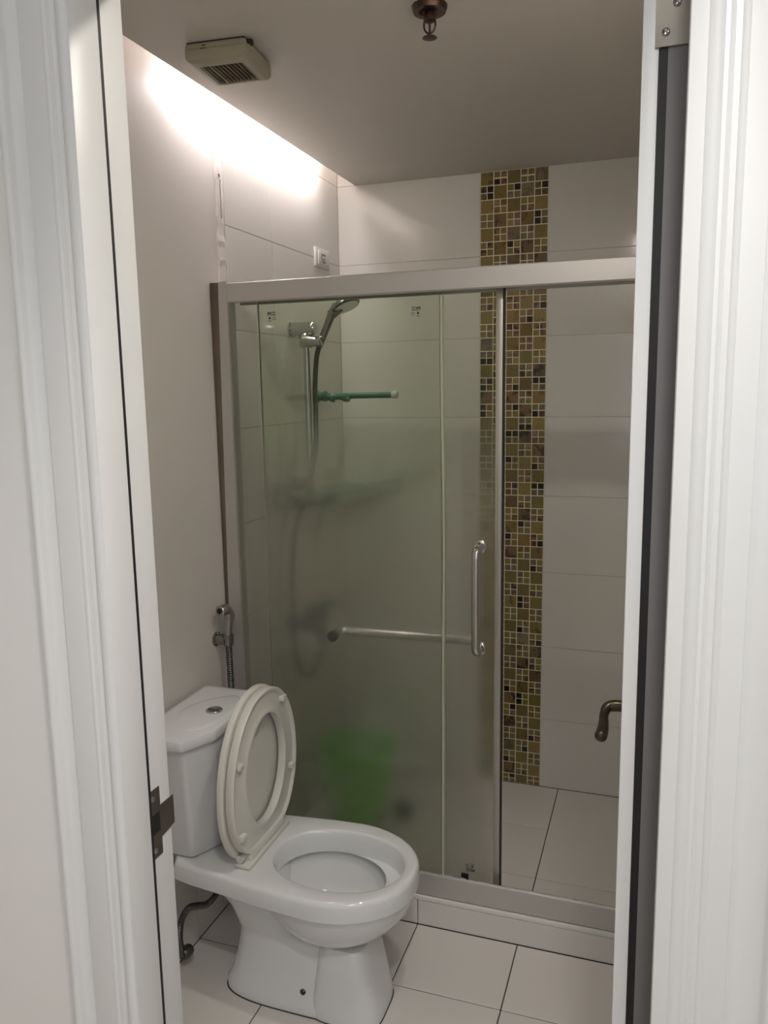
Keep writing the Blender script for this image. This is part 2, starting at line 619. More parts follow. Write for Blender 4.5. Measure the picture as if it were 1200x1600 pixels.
# door jambs (stop nearer the hall, rebate towards the bathroom)
XL, XRJ = 0.572, 1.243
bm = bmesh.new()
b_box(bm, XJ0, XL, -0.72, -0.665, 0.0, ZD, bev=0.0015)
b_box(bm, XJ0, XL - 0.012, -0.6595, YF, 0.0, ZD + .012, bev=0.0015)
jl = struct('trim_1', bm, 'trim_paint', 'white painted door jamb with a dark strike plate')
obj('seal', box(XJ0, XL - 0.0004, -0.665, -0.6600, 0.0, ZD), 'black_rubber_and_shade', jl, smooth=False)
bm = bmesh.new()
b_box(bm, XRJ, XJ1, -0.72, -0.665, 0.0, ZD, bev=0.0015)
b_box(bm, XRJ + 0.012, XJ1, -0.665, YF, 0.0, ZD + .012, bev=0.0015)
jr = struct('trim_2', bm, 'trim_paint', 'white painted door jamb on the hinge side')
bm = bmesh.new()
b_box(bm, XJ0, XJ1, -0.72, -0.665, ZD, ZD + 0.04, bev=0.0015)
b_box(bm, XJ0, XJ1, -0.665, YF, ZD + .012, ZD + 0.04, bev=0.0015)
struct('trim_3', bm, 'trim_paint', 'head of the white door frame')

# strike plate
bm = bmesh.new()
zc = 0.978
X = XL - 0.012


def plate_yz(bm, pts, x0, x1):
    loft(bm, [[(x0, a, b) for a, b in pts], [(x1, a, b) for a, b in pts]])


ya = -0.6595
out = [(ya, zc - .052), (ya + .033, zc - .052), (ya + .033, zc - .027), (-0.594, zc - .022), (-0.594, zc + .022), (ya + .033, zc + .022), (ya + .033, zc + .052), (ya, zc + .052)]
plate_yz(bm, out, X, X + 0.0016)
sp = obj('strike_plate', bm, 'strike_steel', jl, smooth=False)
bm = bmesh.new()
b_box(bm, X + 0.0012, X + 0.0019, ya + 0.010, ya + 0.030, zc - .015, zc + .015)
obj('latch_hole', bm, 'black_rubber_and_shade', sp, smooth=False)
for dz in (-.04, .04):
    bm = bmesh.new()
    lathe(bm, [(0.0045, 0), (0.0045, .0008), (0.002, .0014)], (X + .0014, ya + .016, zc + dz), (1, 0, 0), 12)
    obj('screw', bm, 'chrome', sp)

# moulded casings: protrusion over the distance from the opening
PROF = [(0, 0.0), (0, .016), (.003, .018), (.0125, .018), (.0150, .0145), (.0185, .0165), (.022, .0165), (.0245, .0125), (.028, .0165), (.033, .0175), (.037, .0140), (.040, .0105), (.044, .0115), (.050, .0125), (.056, .0115), (.062, .0085), (.066, .0078), (.072, .0085), (.080, .0100), (.088, .0125), (.0905, .0145), (.0925, .0195), (.096, .0225), (.101, .0225), (.105, .019), (.107, .014), (.108, 0)]


def casing(name, xin, sgn, label):
    bm = bmesh.new()
    rings = []
    for z in (0.0, ZD + 0.02 + 0.0):
        rings.append([(xin + sgn * d, YH - 0.004 - h, z) if h > 0 else (xin + sgn * d, YH, z) for d, h in PROF])
    loft(bm, rings)
    return struct(name, bm, 'trim_paint', label, angle=55)


casing('trim_4', XL - 0.003, -1, 'moulded white door casing beside the strike plate jamb')
casing('trim_6', XRJ + 0.0155, 1, 'moulded white door casing on the hinge side')
bm = bmesh.new()
rings = []
for x in (XL - 0.111, XRJ + 0.123):
    rings.append([(x, YH - 0.004 - h if h > 0 else YH, ZD + 0.02 + d) for d, h in PROF])
loft(bm, rings)
struct('trim_7', bm, 'trim_paint', 'moulded white casing over the doorway', angle=25)

# ------------------------------------------------------------------ door leaf, open into the bathroom against the right wall
DX0, DX1 = 1.199, 1.243
DY0, DY1 = -0.612, 0.070
d = struct('door_1', box(DX0, DX1, DY0 + 0.004, DY1, 0.008, 2.075, bev=0.001), 'trim_paint', 'white door standing open with its black sealed edge towards the hall')
obj('edge_lipping', box(DX0, DX0 + 0.0165, DY0, DY0 + 0.0045, 0.008, 2.075, bev=0.0012), 'trim_paint', d)
obj('edge_seal', box(DX0 + 0.0165, DX0 + 0.0255, DY0 + 0.0008, DY0 + 0.0045, 0.008, 1.9345), 'black_rubber_and_shade', d, smooth=False)['label'] = 'black seal strip along the door edge'
obj('edge_band', box(DX0 + 0.0255, DX1 + 0.004, DY0 + 0.0004, DY0 + 0.0045, 0.008, 2.075), 'grey_edge', d, smooth=False)['label'] = 'grey band along the door edge'  # edge strip in a darker grey than the lipping
hz0 = 1.9345
hg = obj('hinge', box(DX0 + 0.0125, DX1 + 0.006, DY0 - 0.0022, DY0 + 0.0006, hz0, hz0 + 0.10, bev=0.0006), 'hinge_steel', d)
hg['label'] = 'steel hinge leaf on the door edge'
for dx, dz in ((0.0225, .0135), (0.0325, .040), (0.0225, .066), (0.0325, .088)):
    bm = bmesh.new()
    lathe(bm, [(0.0042, 0), (0.0042, .0008), (0.0030, .0014), (0.0012, .0008)], (DX0 + dx, DY0 - .002, hz0 + dz), (0, -1, 0), 14)
    obj('screw', bm, 'dark_chrome', hg)
# lever handle on the bathroom face
hy, hz = 0.0, 0.975
bm = bmesh.new()
lathe(bm, [(0.025, 0), (0.025, .005), (0.021, .008)], (DX0, hy, hz), (-1, 0, 0), 24)
hr = obj('door_handle', bm, 'bronze', d)
bm = bmesh.new()
pts = spline([(DX0 - .006, hy, hz), (DX0 - .028, hy, hz + .001), (DX0 - .045, hy - .004, hz - .002), (DX0 - .051, hy - .022, hz - .010), (DX0 - .050, hy - .05, hz - .016), (DX0 - .050, hy - .085, hz - .019), (DX0 - .053, hy - .108, hz - .023)], 6)
nn = len(pts)
tube(bm, pts, [0.0100 + 0.0014 * math.sin(i / nn * 9) for i in range(nn - 3)] + [0.0115, 0.0095, 0.004], 14)
obj('lever', bm, 'bronze', hr)

# ------------------------------------------------------------------ shower curb
cu = struct('curb', box(0, XR, YC + 0.006, 0.66, -0.01, 0.094), 'floor_grout', 'low tiled curb under the shower enclosure', smooth=False)
for a, b in ((0.0, 0.594), (0.594, 1.194), (1.194, XR)):
    tile('curb_tile', a + J * .7, b - J * .7, YC, YC + 0.006, 0.001, 0.079, 'floor_tile', cu)
obj('curb_trim', box(0, XR, YC - 0.002, YC + 0.010, 0.0805, 0.0945, bev=0.003), 'white_plastic', cu)
obj('curb_top', box(0, XR, YC + 0.010, 0.662, 0.090, 0.0965, bev=0.001), 'floor_tile', cu)

# ------------------------------------------------------------------ shower enclosure
ZT0, ZT1 = 0.0965, 0.166     # bottom track
ZHD0, ZHD1 = 1.8435, 1.900   # header
en = thing('shower_enclosure', 'framed sliding shower screen with glass frosted towards the bottom', 'shower screen', (0.65, 0.58, 0.0965))
bm = bmesh.new()
P2 = [(0.550, ZT0), (0.550, ZT1 - .003), (0.552, ZT1), (0.5548, ZT1), (0.5552, ZT1 - .030), (0.5655, ZT1 - .030), (0.566, ZT1 - .024), (0.579, ZT1 - .024), (0.5795, ZT1 - .030), (0.591, ZT1 - .030), (0.5915, ZT1 - .024), (0.597, ZT1 - .024), (0.60, ZT0)]
loft(bm, [[(x, a, b) for a, b in P2] for x in (0.0, XR - .001)])
obj('bottom_track', bm, 'aluminium', en, angle=30)
bm = bmesh.new()
for k in range(60):
    x0 = 0.50 + 0.0132 * k
    tube(bm, [(x0, 0.5535, ZT1 + rnd.uniform(-.001, .002)), (x0 + .015, 0.5535, ZT1 + rnd.uniform(-.001, .002))], rnd.uniform(.002, .0036), 6)
o = obj('sealant_bead', bm, 'aluminium', en)
bm = bmesh.new()
P3 = [(0.534, ZHD0 + .004), (0.534, ZHD1 - .003), (0.537, ZHD1), (0.612, ZHD1), (0.615, ZHD1 - .003), (0.615, ZHD0), (0.608, ZHD0), (0.608, ZHD0 + .012), (0.545, ZHD0 + .012), (0.545, ZHD0), (0.538, ZHD0)]
loft(bm, [[(x, a, b) for a, b in P3] for x in (0.046, XR - .001)])
obj('header_rail', bm, 'aluminium', en, angle=30)
bm = bmesh.new()
b_box(bm, 0.0, 0.034, 0.540, 0.600, ZT1 - .012, ZHD1 + .003)
# slim raised front face, widening towards the bottom where the wall gap closes
loft(bm, [[(0.021, 0.530, ZHD1 + .003), (0.047, 0.530, ZHD1 + .003), (0.047, 0.5405, ZHD1 + .003), (0.021, 0.5405, ZHD1 + .003)],
          [(0.003, 0.530, 0.75), (0.047, 0.530, 0.75), (0.047, 0.5405, 0.75), (0.003, 0.5405, 0.75)],
          [(0.002, 0.530, ZT1 - .012), (0.047, 0.530, ZT1 - .012), (0.047, 0.5405, ZT1 - .012), (0.002, 0.5405, ZT1 - .012)]])
obj('wall_post', bm, 'aluminium', en, angle=30)
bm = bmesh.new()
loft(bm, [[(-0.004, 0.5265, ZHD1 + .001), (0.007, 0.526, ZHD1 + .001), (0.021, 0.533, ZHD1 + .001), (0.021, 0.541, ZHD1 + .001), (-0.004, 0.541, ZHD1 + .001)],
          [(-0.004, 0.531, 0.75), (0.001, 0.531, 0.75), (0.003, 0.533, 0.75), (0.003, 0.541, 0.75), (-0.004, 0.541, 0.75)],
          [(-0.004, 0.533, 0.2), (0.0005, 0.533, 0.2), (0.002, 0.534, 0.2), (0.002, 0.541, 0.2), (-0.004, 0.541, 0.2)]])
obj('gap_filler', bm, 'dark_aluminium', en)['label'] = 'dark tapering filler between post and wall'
# fixed pane (front) and sliding pane (behind it)
fp = obj('fixed_pane', box(0.034, 0.670, 0.5562, 0.5642, ZT1 - .0295, ZHD0 + .010), 'light_frost_glass', en, smooth=False)
fp['label'] = 'fixed glass pane, clear above and frosted below'
sx0, sx1 = 0.118, 0.819
sl = obj('sliding_pane', box(sx0, sx1, 0.5812, 0.5892, ZT1 - .0295, ZHD0 + .010), 'frost_glass', en, smooth=False)
obj('pane_edge_glint', box(sx0 - 0.0042, sx0, 0.5835, 0.5885, 1.30, ZHD0 + .010), 'pane_edge_glint', sl, smooth=False)  # pale strip paints the light caught on the pane's edge
sl['label'] = 'sliding glass pane with a vertical grip handle'
bm = bmesh.new()
b_box(bm, sx1 - 0.004, sx1 + 0.0150, 0.576, 0.594, ZT1 - .0235, ZHD0 + .010, bev=0.002)
obj('edge_profile', bm, 'profile_aluminium', sl)
obj('edge_gasket', box(sx1 + 0.0150, sx1 + 0.0185, 0.578, 0.592, ZT1 - .0235, ZHD0 + .010), 'black_rubber_and_shade', sl, smooth=False)
# loose plastic seal on the fixed pane's free edge
bm = bmesh.new()
rings = []
for i in range(31):
    z = ZT1 - 0.008 + (ZHD0 - ZT1) * i / 30
    t = i / 30
    off = 0.0045 * math.exp(-((t - 0.62) / 0.16) ** 2) - 0.003 * math.exp(-((t - 0.0) / 0.2) ** 2)
    x = 0.6705 + off
    rings.append([(x, 0.554, z), (x + .006, 0.554, z), (x + .007, 0.5665, z), (x, 0.5665, z)])
loft(bm, rings)
ss = obj('edge_seal', bm, 'seal_strip', fp)
ss['label'] = 'loose pale seal on the fixed pane edge'
bm = bmesh.new()
rings = []
for i in range(31):
    z = ZT1 - 0.008 + (ZHD0 - ZT1) * i / 30
    t = i / 30
    off = 0.0045 * math.exp(-((t - 0.62) / 0.16) ** 2) - 0.003 * math.exp(-((t - 0.0) / 0.2) ** 2)
    x = 0.6685 + off
    rings.append([(x, 0.5545, z), (x + .002, 0.5535, z), (x + .002, 0.5675, z), (x, 0.5675, z)])
loft(bm, rings)
obj('seal_lip', bm, 'glass_edge', fp)


def uhandle(bm, a, b, stand, r, axis):
    """bent grip: ends on the pane at a and b, standing off along the axis"""
    a, b, ax = Vector(a), Vector(b), Vector(axis)
    dr = (b - a).normalized()
    k = 0.022
    pts = [a]
    for (p, s1) in ((a, 1), (b, -1)):
        arc = []
        for i in range(7):
            t = math.pi / 2 * i / 6
            arc.append(p + ax * (stand - k + k * math.sin(t)) + dr * s1 * (k - k * math.cos(t)))
        pts += arc if s1 == 1 else arc[::-1]
    pts.append(b)
    tube(bm, pts, r, 16)


bm = bmesh.new()
uhandle(bm, (0.775, 0.5812, 1.160), (0.775, 0.5812, 0.868), 0.054, 0.0130, (0, -1, 0))
gh = obj('grip_handle', bm, 'chrome', sl)
for z in (1.160, 0.868):
    bm = bmesh.new()
    lathe(bm, [(0.0185, 0), (0.0185, .004), (0.0145, .007)], (0.775, 0.5812, z), (0, -1, 0), 20)
    obj('rosette', bm, 'chrome', gh)
bm = bmesh.new()
uhandle(bm, (0.3275, 0.5892, 0.864), (0.764, 0.5892, 0.868), 0.055, 0.0128, (0, 1, 0))
tb = obj('towel_bar', bm, 'chrome', sl)
tb['label'] = 'chrome towel bar on the shower side of the sliding pane'
for x, z in ((0.3275, .864), (0.764, .868)):
    bm = bmesh.new()
    lathe(bm, [(0.0155, 0), (0.0155, .005), (0.012, .008)], (x, 0.5892, z), (0, 1, 0), 20)
    obj('rosette', bm, 'dark_chrome', tb)
bm = bmesh.new()
lathe(bm, [(0.0165, 0), (0.0165, .004), (0.012, .006)], (0.3275, 0.5812, 0.864), (0, -1, 0), 20)
obj('bolt_cap', bm, 'bronze', tb)
obj('guide_block', box(0.720, 0.742, 0.576, 0.5808, ZT1 - .0235, ZT1 + .005, bev=.002), 'black_rubber_and_shade', sl)


def text_bm(bm, txt, size, M, bold=0.0):
    cu_ = bpy.data.curves.new('t', 'FONT')
    cu_.body = txt
    cu_.size = size
    cu_.offset = bold
    cu_.extrude = 0.00015
    to = bpy.data.objects.new('t', cu_)
    COL.objects.link(to)
    me = to.to_mesh()
    me2 = me.copy()
    to.to_mesh_clear()
    bpy.data.objects.remove(to, do_unlink=True)
    me2.transform(M)
    bm.from_mesh(me2)
    bpy.data.meshes.remove(me2)


def stamp(parent, x, y, z, sx, sz):
    """small printed maker's mark, flipped by sx / turned over by sz"""
    bm = bmesh.new()
    M = Matrix.Translation((x, y, z)) @ Matrix(((sx, 0, 0, 0), (0, 0, -1, 0), (0, sz, 0, 0), (0, 0, 0, 1)))
    text_bm(bm, 'PICC', 0.0120, M, 0.0004)
    def bar(a, b, c, d_):
        p = [M @ Vector((a, c, 0.0)), M @ Vector((b, d_, 0.0003))]
        b_box(bm, min(p[0].x, p[1].x), max(p[0].x, p[1].x), min(p[0].y, p[1].y), max(p[0].y, p[1].y), min(p[0].z, p[1].z), max(p[0].z, p[1].z))
    # the little emblem under the name
    bar(0.001, 0.016, -.0028, -.0021)
    bar(0.018, 0.026, -.0028, -.0021)
    bar(0.004, 0.010, -.0110, -.0060)
    bar(0.001, 0.0125, -.0166, -.0154)
    bar(0.017, 0.026, -.0135, -.0123)
    for k in range(7):
        t0 = math.pi * k / 7
        cx = 0.0215 - 0.0055 * math.cos(t0 + .22)
        cz = -.0110 + 0.0045 * math.sin(t0 + .22)
        bar(cx - .0011, cx + .0011, cz - .0006, cz + .0006)
    o = obj('printed_mark', bm, 'ink', parent, smooth=False)
    o['label'] = 'small black printed mark on the glass'


stamp(fp, 0.1615, 0.5558, 1.806, 1, 1)
stamp(sl, 0.609, 0.5808, 1.803, -1, 1)
stamp(sl, 0.760, 0.5808, 0.187, -1, -1)

# ------------------------------------------------------------------ toilet
TC = 0.20     # centre line
ZR = 0.400    # rim height
to = thing('toilet', 'white two-piece toilet with its seat raised against the tank', 'toilet', (0.38, TC, 0.0))


def deck_outline(inset=0.0, n=64):
    """plan of rim and deck, from the back corner round the front"""
    half = []
    xb = 0.070 + inset
    back = [(xb, 0.0), (xb, 0.100), (xb + .004, 0.125 - inset), (xb + .022, 0.142 - inset), (0.16, 0.150 - inset), (0.25, 0.160 - inset), (0.34, 0.172 - inset), (0.42, 0.180 - inset)]
    for x, h in back:
        half.append((x, h))
    a, b_ = 0.216 - inset, 0.184 - inset
    for k in range(1, 25):
        t = math.pi / 2 * k / 24
        half.append((0.480 + a * math.sin(t), b_ * math.cos(t) ** 0.92 if k < 24 else 0.0))
    pts = [(x, TC + h) for x, h in half] + [(x, TC - h) for x, h in reversed(half[1:-1])]
    return pts


def bowl_outline(cx, a, b_, n, e=2.0):
    """superellipse with as many points as asked"""
    out = []
    for k in range(n):
        t = 2 * math.pi * k / n
        c, s = math.cos(t), math.sin(t)
        out.append((cx + a * abs(c) ** (2 / e) * (1 if c > 0 else -1), TC + b_ * abs(s) ** (2 / e) * (1 if s > 0 else -1)))
    return out


def by_angle(pts, cx, n=96):
    """resample a star-shaped outline by angle about (cx, TC)"""
    out = []
    P = [Vector((p[0] - cx, p[1] - TC)) for p in pts]
    for k in range(n):
        t = 2 * math.pi * k / n
        dv = Vector((math.cos(t), math.sin(t)))
        best = None
        for i in range(len(P)):
            a, b = P[i], P[(i + 1) % len(P)]
            e = b - a
            den = dv.x * e.y - dv.y * e.x
            if abs(den) < 1e-12:
                continue
            r = (a.x * e.y - a.y * e.x) / den
            u = (a.x * dv.y - a.y * dv.x) / den
            if r > 0 and -1e-6 <= u <= 1 + 1e-6:
                best = max(best or 0, r)
        out.append((cx + dv.x * best, TC + dv.y * best))
    return out


CX = 0.490
bm = bmesh.new()
N = 96
full = deck_outline(0.0)
R_ = lambda ins, z: [(x, y, z) for x, y in by_angle(deck_outline(ins), CX, N)]
E_ = lambda cx, a, b_, z, e=2.15: [(x, y, z) for x, y in by_angle(bowl_outline(cx, a, b_, 160, e), cx, N)]
OX, OA, OB = .4885, .1715, .1265
O_ = lambda d, z: E_(OX, OA + d, OB + d, z, 2.2)
rings = [E_(.46, .15, .12, 0.340), R_(0.030, 0.344), R_(0.004, 0.346), R_(0.0, 0.350), R_(-0.001, 0.366), R_(0.0, 0.388), R_(0.0025, 0.395), R_(0.007, 0.399), R_(0.013, ZR),
         O_(.008, ZR), O_(.003, ZR - .002), O_(.0, ZR - .007), O_(-.004, ZR - .03), O_(-.007, ZR - .058),
         O_(-.003, ZR - .061), O_(.010, ZR - .053), O_(.010, ZR - .075), E_(.487, .162, .124, 0.30), E_(.482, .140, .108, 0.265), E_(.472, .112, .088, 0.237), E_(.46, .082, .066, 0.217), E_(.452, .058, .047, 0.207)]
loft(bm, rings, cap0=False, cap1=True)
# belly under the rim
rings = []
for z, a, b_, cx in ((.348, .203, .171, .486), (.325, .199, .167, .486), (.295, .188, .157, .484), (.265, .170, .140, .480), (.238, .146, .119, .475), (.215, .117, .096, .470), (.198, .084, .070, .465), (.190, .05, .045, .46)):
    rings.append([(x, y, z) for x, y in bowl_outline(cx, a, b_, 64, 2.05)])
loft(bm, rings, cap0=False)
bo = obj('bowl', bm, 'ceramic', to, angle=38)
bm = bmesh.new()
lathe(bm, [(0.052, 0), (0.054, .003)], (0.454, TC, 0.2085), (0, 0, 1), 24)
obj('water', bm, 'water', bo)
bm = bmesh.new()
rings = []
for z, x0, x1, hw in ((0, .163, .59, .089), (.020, .163, .59, .089), (.030, .170, .58, .085), (.06, .182, .57, .078), (.10, .194, .56, .074), (.15, .204, .55, .072), (.185, .206, .53, .072), (.205, .203, .40, .072), (.228, .197, .36, .073), (.255, .184, .345, .076), (.285, .160, .335, .084), (.31, .130, .33, .098), (.328, .104, .325, .115), (.346, .092, .32, .122)):
    rings.append([(x, y, z) for x, y in bowl_outline((x0 + x1) / 2, (x1 - x0) / 2, hw, 72, 3.2)])
loft(bm, rings)
# wider front column
rings = []
for z, x0, x1, hw in ((0, .42, .614, .0935), (.018, .42, .614, .0935), (.035, .42, .612, .0925), (.08, .43, .603, .0900), (.14, .442, .589, .0885), (.19, .45, .580, .0875), (.203, .46, .575, .080)):
    rings.append([(x, y, z) for x, y in bowl_outline((x0 + x1) / 2, (x1 - x0) / 2, hw, 64, 4.0)])
loft(bm, rings)
ped = obj('pedestal', bm, 'ceramic', to, angle=50)
bm = bmesh.new()
lathe(bm, [(0.0075, 0), (0.0075, .004), (0.004, .007)], (0.412, TC - .0765, 0.060), (0, -1, .25), 14)
obj('bolt', bm, 'bronze', ped)


# tank: chamfered plan that narrows towards the bottom
def tank_plan(x0, x1, hw, ch, cw, r=0.012):
    return roundpoly([(x0, TC - hw), (x1 - ch, TC - hw), (x1, TC - hw + cw), (x1, TC + hw - cw), (x1 - ch, TC + hw), (x0, TC + hw)], r, 5)


bm = bmesh.new()
rings = []
for z, x1, hw, r in ((.401, .160, .106, .012), (.404, .168, .115, .012), (.410, .172, .120, .012), (.46, .177, .130, .012), (.55, .184, .146, .012), (.65, .188, .160, .012), (.7195, .190, .168, .012)):
    rings.append([(x, y, z) for x, y in tank_plan(.014, x1, hw, .040, .080, r)])
loft(bm, rings)
tk = obj('tank', bm, 'tank_ceramic', to, angle=35)
bm = bmesh.new()
rings = []
for z, x0, x1, hw in ((.7235, .010, .196, .176), (.7245, .008, .199, .180), (.727, .007, .200, .181), (.7455, .007, .200, .181), (.7495, .0085, .198, .179), (.7515, .012, .194, .175), (.7545, .025, .178, .155)):
    rings.append([(x, y, z) for x, y in tank_plan(x0, x1, hw, .043, .088, .009)])
loft(bm, rings)
# soft raised saddle round the button
rings = []
for z, k in ((.7525, 1.0), (.7548, .97), (.7570, .90), (.7590, .78)):
    pts = []
    for i in range(48):
        t = 2 * math.pi * i / 48
        c, s = math.cos(t), math.sin(t)
        pts.append((0.135 + (0.055 if c > 0 else 0.085) * k * c, TC + 0.125 * k * s * (1 if c > 0 else 1 - .25 * abs(c)), z))
    rings.append(pts)
loft(bm, rings)
lid = obj('tank_lid', bm, 'tank_ceramic', to, angle=35)
bm = bmesh.new()
loft(bm, [[(x, y, z) for x, y in tank_plan(.016, .1875, .1655, .040, .080, .012)] for z in (.7175, .7240)])
obj('lid_gap_shade', bm, 'black_rubber_and_shade', lid, smooth=False)  # black ring paints the shadow gap between tank and lid
bm = bmesh.new()
lathe(bm, [(0.022, 0), (0.022, .003), (0.020, .0045), (.0165, .0048), (.016, .0028), (.0, .0026)], (0.143, TC, 0.7592), (0, 0, 1), 32)
fb = obj('flush_button', bm, 'chrome', lid)
for s in (-1, 1):
    bm = bmesh.new()
    pts = []
    for i in range(17):
        t = math.pi * i / 16 - math.pi / 2
        pts.append((0.143 + .0145 * math.sin(t), TC + s * (.0012 + .0135 * math.cos(t))))
    loft(bm, [[(x, y, .7618) for x, y in pts], [(x, y, .7645) for x, y in pts]])
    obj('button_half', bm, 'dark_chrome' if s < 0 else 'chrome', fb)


# seat ring and cover, raised
ZH = 0.418
def egg(k, n=72, hw=0.180, top=0.836, bot=0.405, ins=0.0):
    """outline in (y, z): round top, sides drawn in towards the straight hinge side"""
    out = []
    zc_ = 0.600
    for i in range(n):
        t = 2 * math.pi * i / n
        c, s = math.cos(t), math.sin(t)
        sg = 1 if c > 0 else -1
        if s >= 0:
            y = (hw - ins) * abs(c) ** 0.95 * sg
            z = zc_ + (top - zc_ - ins) * s ** 0.98
        else:
            y = (hw - ins) * abs(c) ** 0.32 * sg
            z = zc_ - (zc_ - bot - ins) * abs(s) ** 0.85
            y *= 1 - 0.26 * ((zc_ - z) / (zc_ - bot)) ** 2.2
        out.append((TC + y, z))
    return out


def lean(x, z):
    return x + (z - ZH) * 0.02


n = 72
bm = bmesh.new()
C_ = lambda x, ins: [(lean(x, z), y, z) for y, z in egg(0, n, ins=ins, bot=.404)]
loft(bm, [C_(.2405, .012), C_(.2420, .004), C_(.2450, .0), C_(.2545, .0), C_(.2585, .002), C_(.2600, .006)])
cv = obj('seat_cover', bm, 'seat_plastic', to, angle=45)


def hole(ins):
    out = []
    for i in range(n):
        t = 2 * math.pi * i / n
        c, s = math.cos(t), math.sin(t)
        out.append((TC + (0.107 + ins) * c, 0.622 + (0.145 + ins) * s))
    return out


bm = bmesh.new()
S_ = lambda x, ins: [(lean(x, z), y, z) for y, z in egg(0, n, ins=ins, hw=.178, top=.833, bot=.424)]
H_ = lambda x, ins: [(lean(x, z), y, z) for y, z in hole(ins)]
rings = [H_(.2665, .002), S_(.2655, .006), S_(.2680, .001), S_(.2760, .0), S_(.2860, .0), S_(.2890, .0025), S_(.2890, .007), S_(.2870, .010), S_(.2825, .014), H_(.2830, .020), H_(.2870, .012), H_(.2895, .006), H_(.2890, .001), H_(.2840, -.001), H_(.2700, .0), H_(.2665, .002)]
Rr = loft(bm, rings, cap0=False, cap1=False)
bmesh.ops.remove_doubles(bm, verts=bm.verts, dist=1e-6)
st = obj('seat_ring', bm, 'seat_plastic', to, angle=45)
for y, z, hy_ in ((TC - .140, .690, .012), (TC + .100, .775, .012), (TC + .145, .560, .010), (TC - .135, .500, .012)):
    bm = bmesh.new()
    xx = lean(.2815, z)
    b_box(bm, xx, xx + .0135, y - hy_, y + hy_, z - .0075, z + .0075, bev=.003)
    obj('bumper', bm, 'seat_plastic', st)
bm = bmesh.new()
tube(bm, [(0.266, TC - .115, 0.424), (0.266, TC + .115, 0.424)], 0.0105, 14)
for s in (-1, 1):
    lathe(bm, [(0.017, 0), (0.017, .008), (0.012, .018)], (0.266, TC + s * .085, ZR - .001), (0, 0, 1), 20)
b_box(bm, 0.252, 0.296, TC - .118, TC + .118, ZR + .001, ZR + .012, bev=.004)
b_box(bm, 0.262, 0.290, TC - .095, TC + .095, ZR + .010, ZR + .034, bev=.006)
obj('seat_hinge', bm, 'seat_plastic', to)
# dark joint of grout round the foot
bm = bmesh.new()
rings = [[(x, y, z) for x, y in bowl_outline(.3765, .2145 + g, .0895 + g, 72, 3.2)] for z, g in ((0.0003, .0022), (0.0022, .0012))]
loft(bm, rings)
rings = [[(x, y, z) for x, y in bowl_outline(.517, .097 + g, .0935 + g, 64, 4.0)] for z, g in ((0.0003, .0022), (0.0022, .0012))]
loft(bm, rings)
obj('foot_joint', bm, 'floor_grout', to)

# water supply hose of the toilet
bm = bmesh.new()
pts = spline([(0.030, 0.148, 0.080), (0.032, 0.142, 0.115), (0.034, 0.152, 0.155), (0.036, 0.185, 0.172), (0.040, 0.225, 0.155), (0.046, 0.265, 0.135), (0.055, 0.300, 0.145), (0.065, 0.318, 0.185), (0.075, 0.315, 0.27), (0.085, 0.300, 0.400)], 14)
ribbed(bm, pts, 0.0098, 0.0026, 12)
sh = obj('supply_hose', bm, 'dark_hose', to)
sh['label'] = 'dark braided water hose looping to a wall valve'
bm = bmesh.new()
lathe(bm, [(0.016, 0), (0.016, .004), (0.009, .006), (0.009, .03)], (0.0, 0.150, 0.052), (1, 0, 0), 18)
lathe(bm, [(0.014, 0), (0.017, .004), (0.017, .026), (0.013, .032)], (0.034, 0.148, 0.056), (.25, .9, .05), 8)
lathe(bm, [(0.012, 0), (0.012, .022), (0.009, .028)], (0.030, 0.148, 0.054), (0, 0, 1), 14)
obj('angle_valve', bm, 'dark_hose', sh)

# ------------------------------------------------------------------ bidet sprayer on the left wall
bs = thing('bidet_sprayer', 'chrome bidet sprayer hanging on the wall beside the toilet tank', 'bidet sprayer', (0.03, 0.475, 0.60))
bm = bmesh.new()
lathe(bm, [(0.0215, 0), (0.0215, .005), (0.0165, .009), (0.0165, .036)], (-0.006, 0.468, 0.860), (1, 0, 0), 22)
tube(bm, [(0.036, 0.468, 0.845), (0.036, 0.468, 0.878)], [0.0145, 0.0165], 18)
obj('bracket', bm, 'dark_chrome', bs)
bm = bmesh.new()
pts = spline([(0.036, 0.468, 0.868), (0.036, 0.470, 0.895), (0.037, 0.473, 0.922), (0.037, 0.473, 0.942), (0.036, 0.462, 0.957), (0.034, 0.446, 0.958)], 6)
nn = len(pts)
tube(bm, pts, [0.0125 + 0.0030 * min(1, max(0, i / nn * 1.6 - .2)) for i in range(nn)], 16)
lathe(bm, [(0.0140, 0), (0.0158, .003), (0.0158, .016), (0.0135, .018)], (0.034, 0.450, 0.958), (-.1, -1, .02), 18)
hd = obj('spray_head', bm, 'mid_chrome', bs)
bm = bmesh.new()
lathe(bm, [(0.0085, 0), (0.0085, .0012)], (0.0322, 0.4322, 0.9584), (-.1, -1, .02), 16)
obj('nozzle_face', bm, 'black_rubber_and_shade', hd)
bm = bmesh.new()
tube(bm, spline([(0.041, .486, .948), (0.043, .489, .930), (0.041, .482, .905)], 4), 0.0045, 8)
obj('trigger', bm, 'dark_chrome', hd)
bm = bmesh.new()
pts = spline([(0.036, 0.468, 0.850), (0.036, 0.470, 0.78), (0.036, 0.472, 0.65), (0.034, 0.472, 0.45), (0.034, 0.468, 0.25), (0.036, 0.455, 0.15), (0.03, 0.43, 0.11), (0.012, 0.42, 0.10)], 24)
ribbed(bm, pts, 0.0105, 0.0036, 12)
obj('ribbed_hose', bm, 'dark_hose', bs)
bm = bmesh.new()
lathe(bm, [(0.016, 0), (0.016, .004), (0.009, .006), (0.009, .02)], (0.0, 0.42, 0.10), (1, 0, 0), 16)
obj('wall_valve', bm, 'dark_hose', bs)

